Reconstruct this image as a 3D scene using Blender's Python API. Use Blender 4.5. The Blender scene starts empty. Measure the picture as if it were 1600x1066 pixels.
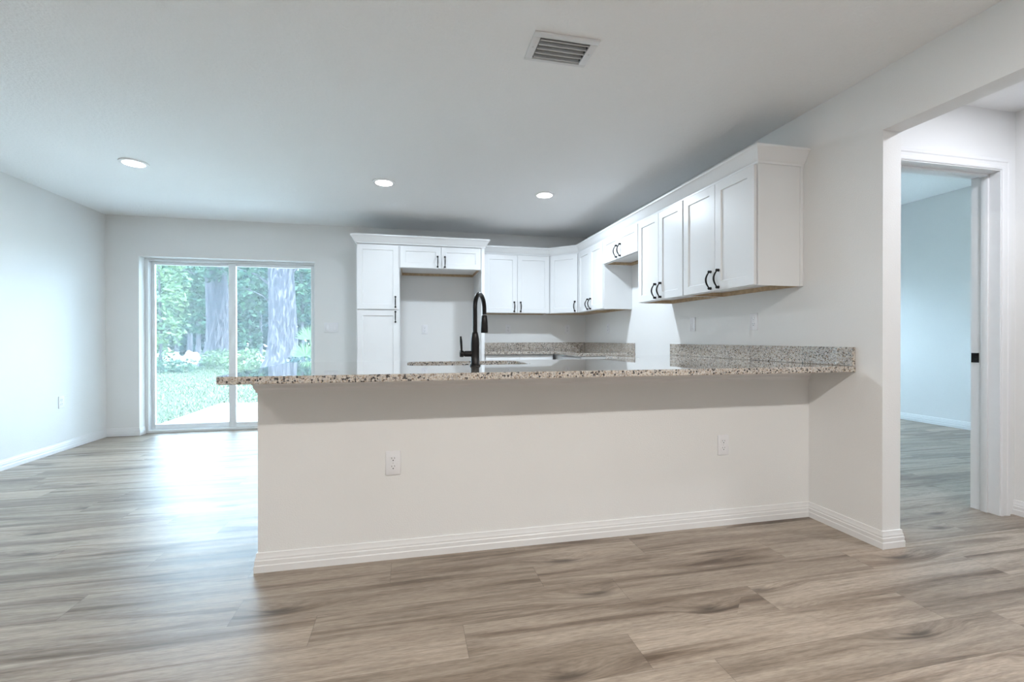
import bpy, bmesh, math, random
from mathutils import Vector, Matrix

S = bpy.context.scene
COL = S.collection
PI = math.pi
random.seed(7)

# ------------------------------------------------------------------ camera
CX, CY, CZ = -2.3358, -2.2962, 1.0607
YAW, PITCH, ROLL, FPX = 0.2206, -0.00406, -0.00101, 718.42
cam_d = bpy.data.cameras.new('camera')
cam = bpy.data.objects.new('camera', cam_d)
COL.objects.link(cam)
fw = Vector((math.sin(YAW), math.cos(YAW), 0)); rt = Vector((math.cos(YAW), -math.sin(YAW), 0)); up = Vector((0, 0, 1))
f2 = fw*math.cos(PITCH) + up*math.sin(PITCH); u2 = -fw*math.sin(PITCH) + up*math.cos(PITCH)
r3 = rt*math.cos(ROLL) + u2*math.sin(ROLL); u3 = -rt*math.sin(ROLL) + u2*math.cos(ROLL)
M = Matrix.Identity(4)
for i in range(3):
    M[i][0] = r3[i]; M[i][1] = u3[i]; M[i][2] = -f2[i]
M[0][3], M[1][3], M[2][3] = CX, CY, CZ
cam.matrix_world = M
cam_d.sensor_width = 36.0
cam_d.lens = 36.0*FPX/1600
cam_d.clip_start = 0.05
cam_d.clip_end = 300
S.camera = cam

# ------------------------------------------------------------------ sky, sun, exposure
S.view_settings.view_transform = 'Standard'
S.view_settings.look = 'None'
S.view_settings.gamma = 1
S.view_settings.use_curve_mapping = False
S.view_settings.exposure = 1.02
W = bpy.data.worlds.new('sky'); S.world = W
W.use_nodes = True
bg = W.node_tree.nodes['Background']
bg.inputs[0].default_value = (0.63, 0.80, 1.0, 1)
bg.inputs[1].default_value = 10.0
sun_d = bpy.data.lights.new('sun', 'SUN'); sun_d.energy = 4.2; sun_d.angle = 0.02; sun_d.color = (1.0, 0.95, 0.86)
sun = bpy.data.objects.new('sun', sun_d); COL.objects.link(sun)
sun.rotation_euler = Vector((-0.75, 0.28, -1.25)).to_track_quat('-Z', 'Y').to_euler()

LAMP_KITCHEN = (10.0, (0.76, 0.88, 1.0))
LAMP_FRONT = (10.2, (1.0, 0.965, 0.925))
LAMP_HALL = (6.6, (0.86, 0.90, 1.0))

# ------------------------------------------------------------------ dimensions
XL, YB, C = -5.561, 3.5625, 2.424
YR = -4.6                     # wall behind the camera
D, T, H = 0.4387, 0.115, 2.115
L = 3.009
ZT, ZB, ZS = 0.914, 0.882, 1.016
UB, UT = 1.380, 2.118
YH = -0.251; XH = 1.235       # hall far wall, hall right wall
XBED = 4.02; CBED = 2.83

# ------------------------------------------------------------------ materials
class NT:
    def __init__(s, name):
        s.m = bpy.data.materials.new(name); s.m.use_nodes = True
        s.t = s.m.node_tree; s.b = s.t.nodes['Principled BSDF']; s.out = s.t.nodes['Material Output']
    def n(s, typ, **kw):
        nd = s.t.nodes.new(typ)
        for k, v in kw.items(): setattr(nd, k, v)
        return nd
    def l(s, a, b): s.t.links.new(a, b)
    def val(s, sock, v):
        if hasattr(v, 'is_linked') or isinstance(v, bpy.types.NodeSocket): s.l(v, sock)
        else: sock.default_value = v
    def math(s, op, a, b=0.0, c=0.0, clamp=False):
        nd = s.n('ShaderNodeMath', operation=op, use_clamp=clamp)
        s.val(nd.inputs[0], a); s.val(nd.inputs[1], b)
        if op in ('MULTIPLY_ADD', 'SMOOTH_MIN', 'WRAP'): s.val(nd.inputs[2], c)
        return nd.outputs[0]
    def comb(s, x, y, z):
        nd = s.n('ShaderNodeCombineXYZ')
        s.val(nd.inputs[0], x); s.val(nd.inputs[1], y); s.val(nd.inputs[2], z)
        return nd.outputs[0]
    def noise(s, vec, scale=1.0, detail=4, rough=0.5, dist=0.0):
        nd = s.n('ShaderNodeTexNoise'); s.l(vec, nd.inputs['Vector'])
        nd.inputs['Scale'].default_value = scale; nd.inputs['Detail'].default_value = detail
        nd.inputs['Roughness'].default_value = rough; nd.inputs['Distortion'].default_value = dist
        return nd.outputs['Fac']
    def ramp(s, fac, stops, interp='LINEAR'):
        nd = s.n('ShaderNodeValToRGB'); cr = nd.color_ramp; cr.interpolation = interp
        while len(cr.elements) < len(stops): cr.elements.new(0.5)
        for e, (p, c) in zip(cr.elements, stops):
            e.position = p; e.color = (c[0], c[1], c[2], 1) if isinstance(c, tuple) else (c, c, c, 1)
        s.l(fac, nd.inputs[0]); return nd.outputs[0]
    def mix(s, fac, a, b, typ='MIX'):
        nd = s.n('ShaderNodeMix', data_type='RGBA', blend_type=typ)
        s.val(nd.inputs[0], fac)
        for sock, v in ((nd.inputs[6], a), (nd.inputs[7], b)):
            if isinstance(v, tuple): sock.default_value = (*v[:3], 1)
            else: s.l(v, sock)
        return nd.outputs[2]
    def bump(s, h, strength=0.1, dist=0.01):
        nd = s.n('ShaderNodeBump'); nd.inputs['Strength'].default_value = strength; nd.inputs['Distance'].default_value = dist
        s.l(h, nd.inputs['Height']); s.l(nd.outputs[0], s.b.inputs['Normal'])
    def coord(s, which='Object'):
        return s.n('ShaderNodeTexCoord').outputs[which]
    def pos(s):
        return s.n('ShaderNodeNewGeometry').outputs['Position']

def simple(name, col, rough=0.5, metal=0.0, spec=0.5, vary=0.03, scale=8.0):
    k = NT(name)
    n = k.noise(k.coord(), scale, 3)
    c2 = tuple(max(0, x*(1-vary*2)) for x in col)
    k.l(k.ramp(n, [(0.3, c2), (0.7, col)]), k.b.inputs['Base Color'])
    k.b.inputs['Roughness'].default_value = rough; k.b.inputs['Metallic'].default_value = metal
    k.b.inputs['Specular IOR Level'].default_value = spec
    return k.m

def paint(name, col, scale, strength, rough=0.6):
    k = NT(name)
    v = k.pos()
    n = k.noise(v, scale, 3, 0.55)
    big = k.noise(v, 1.3, 2)
    k.l(k.ramp(big, [(0.35, tuple(x*0.975 for x in col)), (0.65, col)]), k.b.inputs['Base Color'])
    k.b.inputs['Roughness'].default_value = rough; k.b.inputs['Specular IOR Level'].default_value = 0.3
    k.bump(n, strength, 0.004)
    return k.m

M_WALL = paint('wall_paint', (0.86, 0.86, 0.85), 160, 0.25)
def ceiling_mat():
    k = NT('knockdown_ceiling')
    v = k.pos()
    n = k.noise(v, 55, 4, 0.6)
    h = k.ramp(n, [(0.42, 0.0), (0.6, 1.0)])
    k.b.inputs['Base Color'].default_value = (0.93, 0.935, 0.935, 1)
    k.b.inputs['Roughness'].default_value = 0.8; k.b.inputs['Specular IOR Level'].default_value = 0.2
    k.bump(h, 0.35, 0.004)
    return k.m
M_CEIL = ceiling_mat()
M_TRIM = simple('white_trim_paint', (0.86, 0.86, 0.86), 0.35, vary=0.01)
M_CAB = simple('white_cabinet_lacquer', (0.86, 0.87, 0.875), 0.34, vary=0.008, scale=3)
M_WOODRAW = simple('raw_plywood', (0.58, 0.42, 0.26), 0.6, vary=0.15, scale=30)
M_BRONZE = simple('black_bronze', (0.009, 0.008, 0.008), 0.30, metal=0.35, vary=0.2, scale=60)
M_PLATE = simple('white_plastic', (0.86, 0.86, 0.88), 0.35, vary=0.005)
M_SLOT = simple('dark_slot', (0.03, 0.03, 0.03), 0.6)
M_SCREW = simple('painted_screw', (0.7, 0.7, 0.7), 0.4)
M_VINYL = simple('white_vinyl', (0.85, 0.87, 0.88), 0.35, vary=0.005)
M_STEEL = simple('brushed_steel', (0.62, 0.62, 0.62), 0.3, metal=1.0, vary=0.05, scale=40)
M_VENT = simple('vent_enamel', (0.78, 0.79, 0.80), 0.4, vary=0.01)
M_DARK = simple('vent_duct', (0.10, 0.11, 0.12), 0.8)
M_TRIMRING = simple('lamp_trim', (0.85, 0.85, 0.85), 0.4, vary=0.005)
M_CONCRETE = simple('concrete', (0.72, 0.72, 0.70), 0.9, vary=0.08, scale=3)
M_KICK = simple('toe_kick', (0.70, 0.70, 0.70), 0.6)

def emit(name, col, strength):
    k = NT(name)
    e = k.n('ShaderNodeEmission'); e.inputs[0].default_value = (*col, 1); e.inputs[1].default_value = strength
    k.l(e.outputs[0], k.out.inputs[0]); return k.m
M_LENS = emit('lamp_lens', (1.0, 0.98, 0.96), 14.0)

def glass_mat():
    k = NT('window_glass')
    tr = k.n('ShaderNodeBsdfTransparent'); tr.inputs[0].default_value = (0.93, 0.985, 0.985, 1)
    gl = k.n('ShaderNodeBsdfGlossy'); gl.inputs[1].default_value = 0.02; gl.inputs[0].default_value = (1, 1, 1, 1)
    fr = k.n('ShaderNodeFresnel'); fr.inputs[0].default_value = 1.45
    m1 = k.n('ShaderNodeMixShader'); k.l(fr.outputs[0], m1.inputs[0]); k.l(tr.outputs[0], m1.inputs[1]); k.l(gl.outputs[0], m1.inputs[2])
    du = k.n('ShaderNodeBsdfTranslucent'); du.inputs[0].default_value = (0.85, 0.95, 1.0, 1)  # translucent share imitates veiling glare, lifting the darks of the outdoor view
    n = k.noise(k.pos(), 3.0, 3)
    m2 = k.n('ShaderNodeMixShader'); k.l(k.math('MULTIPLY_ADD', n, 0.01, 0.018), m2.inputs[0])
    k.l(m1.outputs[0], m2.inputs[1]); k.l(du.outputs[0], m2.inputs[2]); k.l(m2.outputs[0], k.out.inputs[0])
    return k.m
M_GLASS = glass_mat()

def floor_mat():
    k = NT('vinyl_plank_floor')
    sx = k.n('ShaderNodeSeparateXYZ'); k.l(k.pos(), sx.inputs[0])
    x, y = sx.outputs[0], sx.outputs[1]
    PW, PL = 0.182, 1.22
    yr = k.math('DIVIDE', k.math('ADD', y, 0.05), PW)
    row = k.math('FLOOR', yr)
    wn = k.n('ShaderNodeTexWhiteNoise', noise_dimensions='1D'); k.l(row, wn.inputs['W'])
    xo = k.math('ADD', x, k.math('MULTIPLY', wn.outputs[0], 7.31))
    xr = k.math('DIVIDE', xo, PL)
    col = k.math('FLOOR', xr)
    wid = k.n('ShaderNodeTexWhiteNoise', noise_dimensions='2D'); k.l(k.comb(row, col, 0.0), wid.inputs['Vector'])
    pid = wid.outputs[0]
    off = k.math('MULTIPLY', pid, 57.0)
    # knots: stretched voronoi, sparse
    kv = k.comb(k.math('ADD', k.math('MULTIPLY', x, 1.15), off), k.math('MULTIPLY', y, 4.2), off)
    vo = k.n('ShaderNodeTexVoronoi', feature='F1', voronoi_dimensions='2D'); k.l(kv, vo.inputs['Vector']); vo.inputs['Scale'].default_value = 1.0
    vsep = k.n('ShaderNodeSeparateColor'); k.l(vo.outputs['Color'], vsep.inputs[0])
    has = k.math('GREATER_THAN', vsep.outputs[0], 0.62)
    dk = vo.outputs['Distance']
    swirl = k.math('MULTIPLY', k.math('SUBTRACT', 1.0, k.math('DIVIDE', dk, 0.30), clamp=True), has)
    yy = k.math('ADD', y, k.math('MULTIPLY', swirl, 0.05))
    # grain
    g1 = k.noise(k.comb(k.math('ADD', k.math('MULTIPLY', x, 0.75), off), k.math('MULTIPLY', yy, 10.0), off), 1.0, 6, 0.62, 0.9)
    g2 = k.noise(k.comb(k.math('ADD', k.math('MULTIPLY', x, 3.0), off), k.math('MULTIPLY', yy, 60.0), off), 1.0, 5, 0.65, 0.4)
    g3 = k.noise(k.comb(k.math('ADD', k.math('MULTIPLY', x, 22.0), off), k.math('MULTIPLY', yy, 260.0), off), 1.0, 3, 0.6)
    base = k.ramp(g1, [(0.30, (0.13, 0.092, 0.066)), (0.40, (0.25, 0.195, 0.150)), (0.52, (0.40, 0.33, 0.265)), (0.70, (0.50, 0.425, 0.35))])
    c = k.mix(0.55, base, k.ramp(g2, [(0.3, (0.45, 0.43, 0.41)), (0.5, (0.95, 0.95, 0.95)), (0.7, (1.15, 1.15, 1.15))]), 'MULTIPLY')
    c = k.mix(0.55, c, k.ramp(g3, [(0.32, (0.55, 0.53, 0.5)), (0.55, (1.0, 1.0, 1.0)), (0.72, (1.25, 1.25, 1.25))]), 'MULTIPLY')
    tone = k.ramp(pid, [(0.0, (0.78, 0.76, 0.74)), (0.5, (0.98, 0.98, 0.98)), (1.0, (1.14, 1.13, 1.12))])
    c = k.mix(1.0, c, tone, 'MULTIPLY')
    knot = k.math('MULTIPLY', k.ramp(k.math('ADD', dk, k.math('MULTIPLY', k.math('SUBTRACT', g2, 0.5), 0.22)), [(0.02, 1.0), (0.12, 0.0)]), has)
    c = k.mix(k.math('MULTIPLY', knot, 0.75), c, (0.05, 0.037, 0.028))
    # seams
    fy = k.math('FRACT', yr); fx = k.math('FRACT', xr)
    sy_ = k.math('MINIMUM', fy, k.math('SUBTRACT', 1.0, fy)); sx_ = k.math('MINIMUM', fx, k.math('SUBTRACT', 1.0, fx))
    seam = k.math('MAXIMUM', k.math('LESS_THAN', sy_, 0.006), k.math('LESS_THAN', sx_, 0.0011))
    c = k.mix(k.math('MULTIPLY', seam, 0.35), c, (0.07, 0.055, 0.045))
    k.l(c, k.b.inputs['Base Color'])
    k.l(k.math('MULTIPLY_ADD', g2, 0.14, 0.33), k.b.inputs['Roughness'])
    k.b.inputs['Specular IOR Level'].default_value = 0.5
    h = k.math('SUBTRACT', k.math('MULTIPLY', g3, 0.4), seam)
    k.bump(h, 0.12, 0.002)
    return k.m
M_FLOOR = floor_mat()

def granite_mat():
    k = NT('speckled_granite')
    v = k.pos()
    def vor(scale):
        nd = k.n('ShaderNodeTexVoronoi', feature='F1'); k.l(v, nd.inputs['Vector']); nd.inputs['Scale'].default_value = scale
        s_ = k.n('ShaderNodeSeparateColor'); k.l(nd.outputs['Color'], s_.inputs[0]); return s_.outputs[0], nd.outputs['Distance']
    a, _ = vor(190.0); b, bd = vor(125.0); c_, _ = vor(380.0)
    col = k.ramp(a, [(0.0, (0.62, 0.565, 0.495)), (0.30, (0.47, 0.40, 0.325)), (0.52, (0.54, 0.50, 0.455)), (0.70, (0.36, 0.335, 0.315)), (0.84, (0.26, 0.185, 0.125)), (0.93, (0.66, 0.63, 0.59))], 'CONSTANT')
    fine = k.ramp(c_, [(0.0, (1.05, 1.05, 1.05)), (0.6, (0.85, 0.84, 0.82)), (0.85, (0.5, 0.47, 0.44))], 'CONSTANT')
    col = k.mix(0.6, col, fine, 'MULTIPLY')
    cl = k.noise(v, 9.0, 3)
    thr = k.math('MULTIPLY_ADD', cl, -0.35, 1.02)
    blk = k.math('MULTIPLY', k.math('GREATER_THAN', b, thr), k.math('LESS_THAN', bd, 0.62))
    col = k.mix(blk, col, (0.025, 0.02, 0.02))
    k.l(col, k.b.inputs['Base Color'])
    k.b.inputs['Roughness'].default_value = 0.03; k.b.inputs['Specular IOR Level'].default_value = 0.7
    k.b.inputs['Coat Weight'].default_value = 1.0; k.b.inputs['Coat Roughness'].default_value = 0.02
    return k.m
M_GRANITE = granite_mat()

def leafy(name, c1, c2, c3):
    k = NT(name)
    n = k.noise(k.pos(), 2.3, 4, 0.7)
    wn = k.n('ShaderNodeNewGeometry').outputs['Random Per Island']
    c = k.mix(k.math('MULTIPLY', wn, 0.6), k.ramp(n, [(0.35, c1), (0.5, c2), (0.68, c3)]), c3)
    k.l(c, k.b.inputs['Base Color']); k.b.inputs['Roughness'].default_value = 0.5
    k.b.inputs['Specular IOR Level'].default_value = 0.03
    k.b.inputs['Transmission Weight'].default_value = 0.0
    return k.m
M_LEAF1 = leafy('oak_leaves', (0.002, 0.013, 0.0125), (0.012, 0.042, 0.032), (0.062, 0.105, 0.056))
M_LEAF2 = leafy('understory_leaves', (0.001, 0.0085, 0.010), (0.004, 0.023, 0.025), (0.018, 0.055, 0.050))
M_LEAF3 = leafy('young_leaves', (0.016, 0.05, 0.022), (0.050, 0.10, 0.050), (0.12, 0.165, 0.075))
def bark():
    k = NT('grey_bark')
    v = k.pos(); sx = k.n('ShaderNodeSeparateXYZ'); k.l(v, sx.inputs[0])
    n = k.noise(k.comb(k.math('MULTIPLY', sx.outputs[0], 13), k.math('MULTIPLY', sx.outputs[1], 13), k.math('MULTIPLY', sx.outputs[2], 4.0)), 1.0, 6, 0.7, 0.6)
    m = k.noise(v, 2.0, 3)
    c = k.ramp(n, [(0.38, (0.008, 0.008, 0.013)), (0.5, (0.042, 0.039, 0.050)), (0.62, (0.12, 0.11, 0.125))])
    c = k.mix(k.math('MULTIPLY', m, 0.35), c, (0.05, 0.05, 0.052))
    k.l(c, k.b.inputs['Base Color']); k.b.inputs['Roughness'].default_value = 0.9; k.b.inputs['Specular IOR Level'].default_value = 0.02
    k.bump(n, 0.8, 0.05)
    return k.m
M_BARK = bark()
def ground(name, stops, scale):
    k = NT(name)
    n = k.noise(k.pos(), scale, 6, 0.7)
    k.l(k.ramp(n, stops), k.b.inputs['Base Color']); k.b.inputs['Roughness'].default_value = 0.95; k.b.inputs['Specular IOR Level'].default_value = 0.02
    k.bump(n, 0.6, 0.05); return k.m
M_LAWN = ground('lawn_ground', [(0.3, (0.045, 0.062, 0.038)), (0.5, (0.085, 0.10, 0.068)), (0.7, (0.12, 0.13, 0.095))], 3.0)
M_GRASS = simple('grass_blade', (0.065, 0.092, 0.048), 0.6, vary=0.2, scale=2, spec=0.02)
M_SAND = ground('pale_sand', [(0.3, (0.165, 0.1485, 0.132)), (0.5, (0.2376, 0.2178, 0.198)), (0.7, (0.264, 0.2508, 0.231))], 2.0)
M_STUCCO = simple('stucco', (0.75, 0.75, 0.73), 0.9)

# ------------------------------------------------------------------ mesh helpers
class MB:
    """collects shapes into one bmesh; optional local transform"""
    def __init__(s, mat=None): s.bm = bmesh.new(); s.X = mat or Matrix.Identity(4)
    def _add(s, vs, fs):
        bv = [s.bm.verts.new(s.X @ Vector(v)) for v in vs]
        out = []
        for f in fs:
            try: out.append(s.bm.faces.new([bv[i] for i in f]))
            except ValueError: pass
        return bv, out
    def box(s, x0, x1, y0, y1, z0, z1, bev=0.0, seg=2):
        if x0 > x1: x0, x1 = x1, x0
        if y0 > y1: y0, y1 = y1, y0
        vs = [(x, y, z) for z in (z0, z1) for y in (y0, y1) for x in (x0, x1)]
        fs = [(0, 2, 3, 1), (4, 5, 7, 6), (0, 1, 5, 4), (2, 6, 7, 3), (0, 4, 6, 2), (1, 3, 7, 5)]
        bv, bf = s._add(vs, fs)
        if bev > 0:
            ed = list({e for f in bf for e in f.edges})
            bmesh.ops.bevel(s.bm, geom=ed, offset=bev, segments=seg, affect='EDGES', profile=0.5)
        return s
    def prism(s, pts, z0, z1, bev=0.0):
        """polygon in xy (ccw) extruded z0..z1"""
        n = len(pts)
        vs = [(p[0], p[1], z0) for p in pts] + [(p[0], p[1], z1) for p in pts]
        fs = [tuple(range(n))[::-1], tuple(range(n, 2*n))] + [(i, (i+1) % n, n+(i+1) % n, n+i) for i in range(n)]
        bv, bf = s._add(vs, fs)
        if bev > 0:
            ed = [e for e in {e for f in bf for e in f.edges} if abs(e.verts[0].co.z-e.verts[1].co.z) < 1e-6]
            bmesh.ops.bevel(s.bm, geom=ed, offset=bev, segments=3, affect='EDGES', profile=0.5)
        return s
    def tube(s, pts, rad, seg=14, caps=True):
        pts = [Vector(p) for p in pts]; n = len(pts)
        rads = rad if isinstance(rad, (list, tuple)) else [rad]*n
        ref = None; rings = []
        for i, p in enumerate(pts):
            t = (pts[min(i+1, n-1)] - pts[max(i-1, 0)]).normalized()
            if ref is None:
                a = Vector((0, 0, 1)) if abs(t.z) < 0.9 else Vector((1, 0, 0))
                ref = (a - t*a.dot(t)).normalized()
            else:
                ref = (ref - t*ref.dot(t)).normalized()
            b = t.cross(ref)
            rings.append([s.bm.verts.new(s.X @ (p + (ref*math.cos(2*PI*j/seg) + b*math.sin(2*PI*j/seg))*rads[i])) for j in range(seg)])
        for i in range(n-1):
            for j in range(seg):
                s.bm.faces.new([rings[i][j], rings[i][(j+1) % seg], rings[i+1][(j+1) % seg], rings[i+1][j]])
        if caps:
            s.bm.faces.new(rings[0][::-1]); s.bm.faces.new(rings[-1])
        return s
    def lathe(s, prof, c=(0, 0, 0), seg=24, axis='Z'):
        """prof: list of (r, h)"""
        rings = []
        for r, h in prof:
            ring = []
            for j in range(seg):
                a = 2*PI*j/seg
                if axis == 'Z': p = (c[0]+r*math.cos(a), c[1]+r*math.sin(a), c[2]+h)
                elif axis == 'Y': p = (c[0]+r*math.cos(a), c[1]+h, c[2]-r*math.sin(a))
                else: p = (c[0]+h, c[1]+r*math.cos(a), c[2]+r*math.sin(a))
                ring.append(s.bm.verts.new(s.X @ Vector(p)))
            rings.append(ring)
        for i in range(len(rings)-1):
            for j in range(seg):
                s.bm.faces.new([rings[i][j], rings[i][(j+1) % seg], rings[i+1][(j+1) % seg], rings[i+1][j]])
        s.bm.faces.new(rings[0][::-1]); s.bm.faces.new(rings[-1])
        return s
    def sphere(s, c, r, u=12, v=8):
        prof = [(max(1e-4, r*math.sin(PI*i/v)), -r*math.cos(PI*i/v)) for i in range(v+1)]
        return s.lathe(prof, c, u)
    def sweep(s, path, prof, closed=False):
        """path: xy polyline; prof: (outward offset, z), outward = right of travel; mitred"""
        n = len(path); rings = []
        P = [Vector((p[0], p[1])) for p in path]
        def nr(a, b):
            d = (b-a).normalized(); return Vector((d.y, -d.x))
        for i in range(n):
            if i == 0: m = nr(P[0], P[1])
            elif i == n-1: m = nr(P[-2], P[-1])
            else:
                n1 = nr(P[i-1], P[i]); n2 = nr(P[i], P[i+1]); m = (n1+n2); m = m/(1+n1.dot(n2))
            rings.append([s.bm.verts.new(s.X @ Vector((P[i].x+m.x*o, P[i].y+m.y*o, z))) for o, z in prof])
        k = len(prof)
        for i in range(n-1):
            for j in range(k):
                s.bm.faces.new([rings[i][j], rings[i+1][j], rings[i+1][(j+1) % k], rings[i][(j+1) % k]])
        s.bm.faces.new(rings[0]); s.bm.faces.new(rings[-1][::-1])
        return s
    def build(s, name, mat, parent=None, smooth=25, loc=None, rotz=0.0):
        bmesh.ops.recalc_face_normals(s.bm, faces=s.bm.faces[:])
        me = bpy.data.meshes.new(name); s.bm.to_mesh(me); s.bm.free()
        me.materials.append(mat)
        o = bpy.data.objects.new(name, me); COL.objects.link(o)
        if smooth:
            for p in me.polygons: p.use_smooth = True
            me.set_sharp_from_angle(angle=math.radians(smooth))
        if parent: o.parent = parent
        if loc: o.location = loc
        if rotz: o.rotation_euler = (0, 0, rotz)
        return o

def thing(name, label, cat, loc=(0, 0, 0), rotz=0.0, group=None):
    o = bpy.data.objects.new(name, None); o.empty_display_size = 0.1; COL.objects.link(o)
    o.location = loc; o.rotation_euler = (0, 0, rotz)
    o['label'] = label; o['category'] = cat
    if group: o['group'] = group
    return o
def tag(o, label, cat, group=None):
    o['label'] = label; o['category'] = cat
    if group: o['group'] = group
    return o
def struct(o): o['kind'] = 'structure'; return o
def plabel(o, l): o['label'] = l; return o
def dup(root, loc, rotz, label, group=None):
    r = root.copy(); COL.objects.link(r); r.location = loc; r.rotation_euler = (0, 0, rotz); r['label'] = label
    if group: r['group'] = group
    for ch in list(root.children):
        c = ch.copy(); COL.objects.link(c); c.parent = r
        for g in list(ch.children):
            d = g.copy(); COL.objects.link(d); d.parent = c
    return r

def at(u, Y):
    """point on the ray through photo column u at depth Y (used once to read positions off the photo)"""
    d = fw + rt*((u-800)/FPX)
    k = (Y-CY)/d.y
    return CX + d.x*k

# ------------------------------------------------------------------ shell
m = MB(); m.box(XL-0.2, XBED+0.2, YR-0.2, YB+0.16, -0.12, 0.0)
struct(m.build('floor', M_FLOOR, smooth=0))
m = MB()
VX0, VX1, VY0, VY1 = -1.757, -1.513, -0.305, -0.142
m.box(XL-0.2, VX0, YR-0.2, YB+0.3, C, C+0.15); m.box(VX1, T, YR-0.2, YB+0.3, C, C+0.15)
m.box(VX0, VX1, YR-0.2, VY0, C, C+0.15); m.box(VX0, VX1, VY1, YB+0.3, C, C+0.15); m.box(VX0, VX1, VY0, VY1, C+0.10, C+0.15)
m.box(T, XH+0.15, -3.2, YH+0.13, C, C+0.15)
struct(m.build('ceiling', M_CEIL, smooth=0))
m = MB(); m.box(T, XBED+0.2, YH+0.13, YB+0.3, CBED, CBED+0.15)
struct(m.build('ceiling_bedroom', M_CEIL, smooth=0))

m = MB(); m.box(XL-0.2, XL, YR-0.2, YB+0.3, 0, C); struct(m.build('wall_left', M_WALL, smooth=0))
# back wall with the patio door opening
DX0, DX1, DZ = -5.245, -3.43, 1.984
m = MB()
m.box(XL, DX0, YB, YB+0.24, 0, C); m.box(DX1, T, YB, YB+0.24, 0, C); m.box(DX0, DX1, YB, YB+0.24, DZ, C)
struct(m.build('wall_back', M_WALL, smooth=0))
# right wall, with the opening to the hall
OY1 = -1.75
m = MB()
m.box(0, T, -D, YB, 0, C); m.box(0, T, OY1, -D, H, C); m.box(0, T, YR, OY1, 0, C)
struct(m.build('wall_right', M_WALL, smooth=0))
# wall behind the camera
m = MB()
m.box(XL, T, YR-0.2, YR, 0, C)
struct(m.build('wall_front', M_WALL, smooth=0))
# low wall of the peninsula
m = MB(); m.box(-L, 0, 0, 0.115, 0, ZB-0.002); struct(m.build('wall_peninsula', M_WALL, smooth=0))
# hall
m = MB()
HD0, HD1, HDZ = 0.335, 1.125, 2.078
m.box(T, HD0, YH, YH+0.126, 0, C); m.box(HD1, XH, YH, YH+0.126, 0, C); m.box(HD0, HD1, YH, YH+0.126, HDZ, C)
m.box(T, XBED+0.2, YH, YH+0.126, C+0.15, CBED); m.box(XH+0.12, XBED+0.2, YH, YH+0.126, 0, CBED)
struct(m.build('wall_hall', M_WALL, smooth=0))
m = MB(); m.box(XH, XH+0.12, -3.2, YH+0.126, 0, C); struct(m.build('wall_hall_right', M_WALL, smooth=0))
m = MB(); m.box(T, XH, -3.2, -3.08, 0, C); struct(m.build('wall_hall_end', M_WALL, smooth=0))
# bedroom beyond the hall
m = MB(); m.box(XBED, XBED+0.15, YH+0.126, YB+0.24, 0, CBED); struct(m.build('wall_bedroom', M_WALL, smooth=0))
m = MB()
m.box(T, 1.9, YB, YB+0.24, 0, CBED); m.box(1.9, 3.9, YB, YB+0.24, 0, 0.15); m.box(1.9, 3.9, YB, YB+0.24, 2.1, CBED); m.box(3.9, XBED, YB, YB+0.24, 0, CBED)
m.box(T, T+0.02, YH+0.126, YB, C, CBED)
struct(m.build('wall_bedroom_back', M_WALL, smooth=0))

# baseboards
BB = [(0, 0.0), (0.015, 0.0), (0.015, 0.030), (0.0125, 0.034), (0.0125, 0.052), (0.010, 0.056), (0.010, 0.064), (0.007, 0.072), (0.006, 0.086), (0.0, 0.088)]
def baseboard(name, path):
    m = MB(); m.sweep(path, BB); return struct(m.build(name, M_TRIM, smooth=20))
baseboard('baseboard_left', [(XL, YR), (XL, YB), (DX0, YB), (DX0, YB+0.105)])
baseboard('baseboard_back', [(DX1, YB+0.105), (DX1, YB), (-2.895, YB)])
baseboard('baseboard_peninsula', [(-L, 0.115), (-L, 0), (0, 0), (0, -D), (T, -D), (T, YH), (0.262, YH)][0:1] + [(-L, 0), (0, 0), (0, -D), (T, -D), (T, YH), (0.262, YH)])
baseboard('baseboard_hall', [(XH, YH), (XH, -3.08)])
baseboard('baseboard_right', [(T, OY1), (0, OY1), (0, YR)])
baseboard('baseboard_bedroom', [(XBED, YB), (XBED, YH+0.126)])

# cap moulding under the counter along the low wall
CAP = [(0, ZB-0.064), (0.006, ZB-0.064), (0.008, ZB-0.052), (0.014, ZB-0.044), (0.016, ZB-0.030), (0.022, ZB-0.024), (0.024, ZB-0.003), (0, ZB-0.003)]
m = MB(); m.sweep([(-L, 0.115), (-L, 0), (0, 0)], CAP); struct(m.build('trim_1', M_TRIM, smooth=20))

# hall doorway: casing, jamb, stop, strike plate
dr = bpy.data.objects.new('door_2', None); COL.objects.link(dr); struct(dr)
dr['label'] = 'white cased doorway at the end of the hall'
CAS = 0.066
m = MB()
JY0, JY1 = YH-0.004, YH+0.142
JX0, JX1, JZ = 0.353, 1.108, 2.062
m.box(HD0, JX0, JY0, JY1, 0, JZ+0.016); m.box(JX1, HD1, JY0, JY1, 0, JZ+0.016); m.box(JX0, JX1, JY0, JY1, JZ, JZ+0.016)
m.build('jamb', M_TRIM, dr)
m = MB()
sy0, sy1 = YH+0.05, YH+0.085
m.box(JX0, JX0+0.012, sy0, sy1, 0, JZ, 0.002); m.box(JX1-0.012, JX1, sy0, sy1, 0, JZ, 0.002); m.box(JX0+0.012, JX1-0.012, sy0, sy1, JZ-0.012, JZ, 0.002)
m.build('door_stop', M_TRIM, dr)
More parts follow.
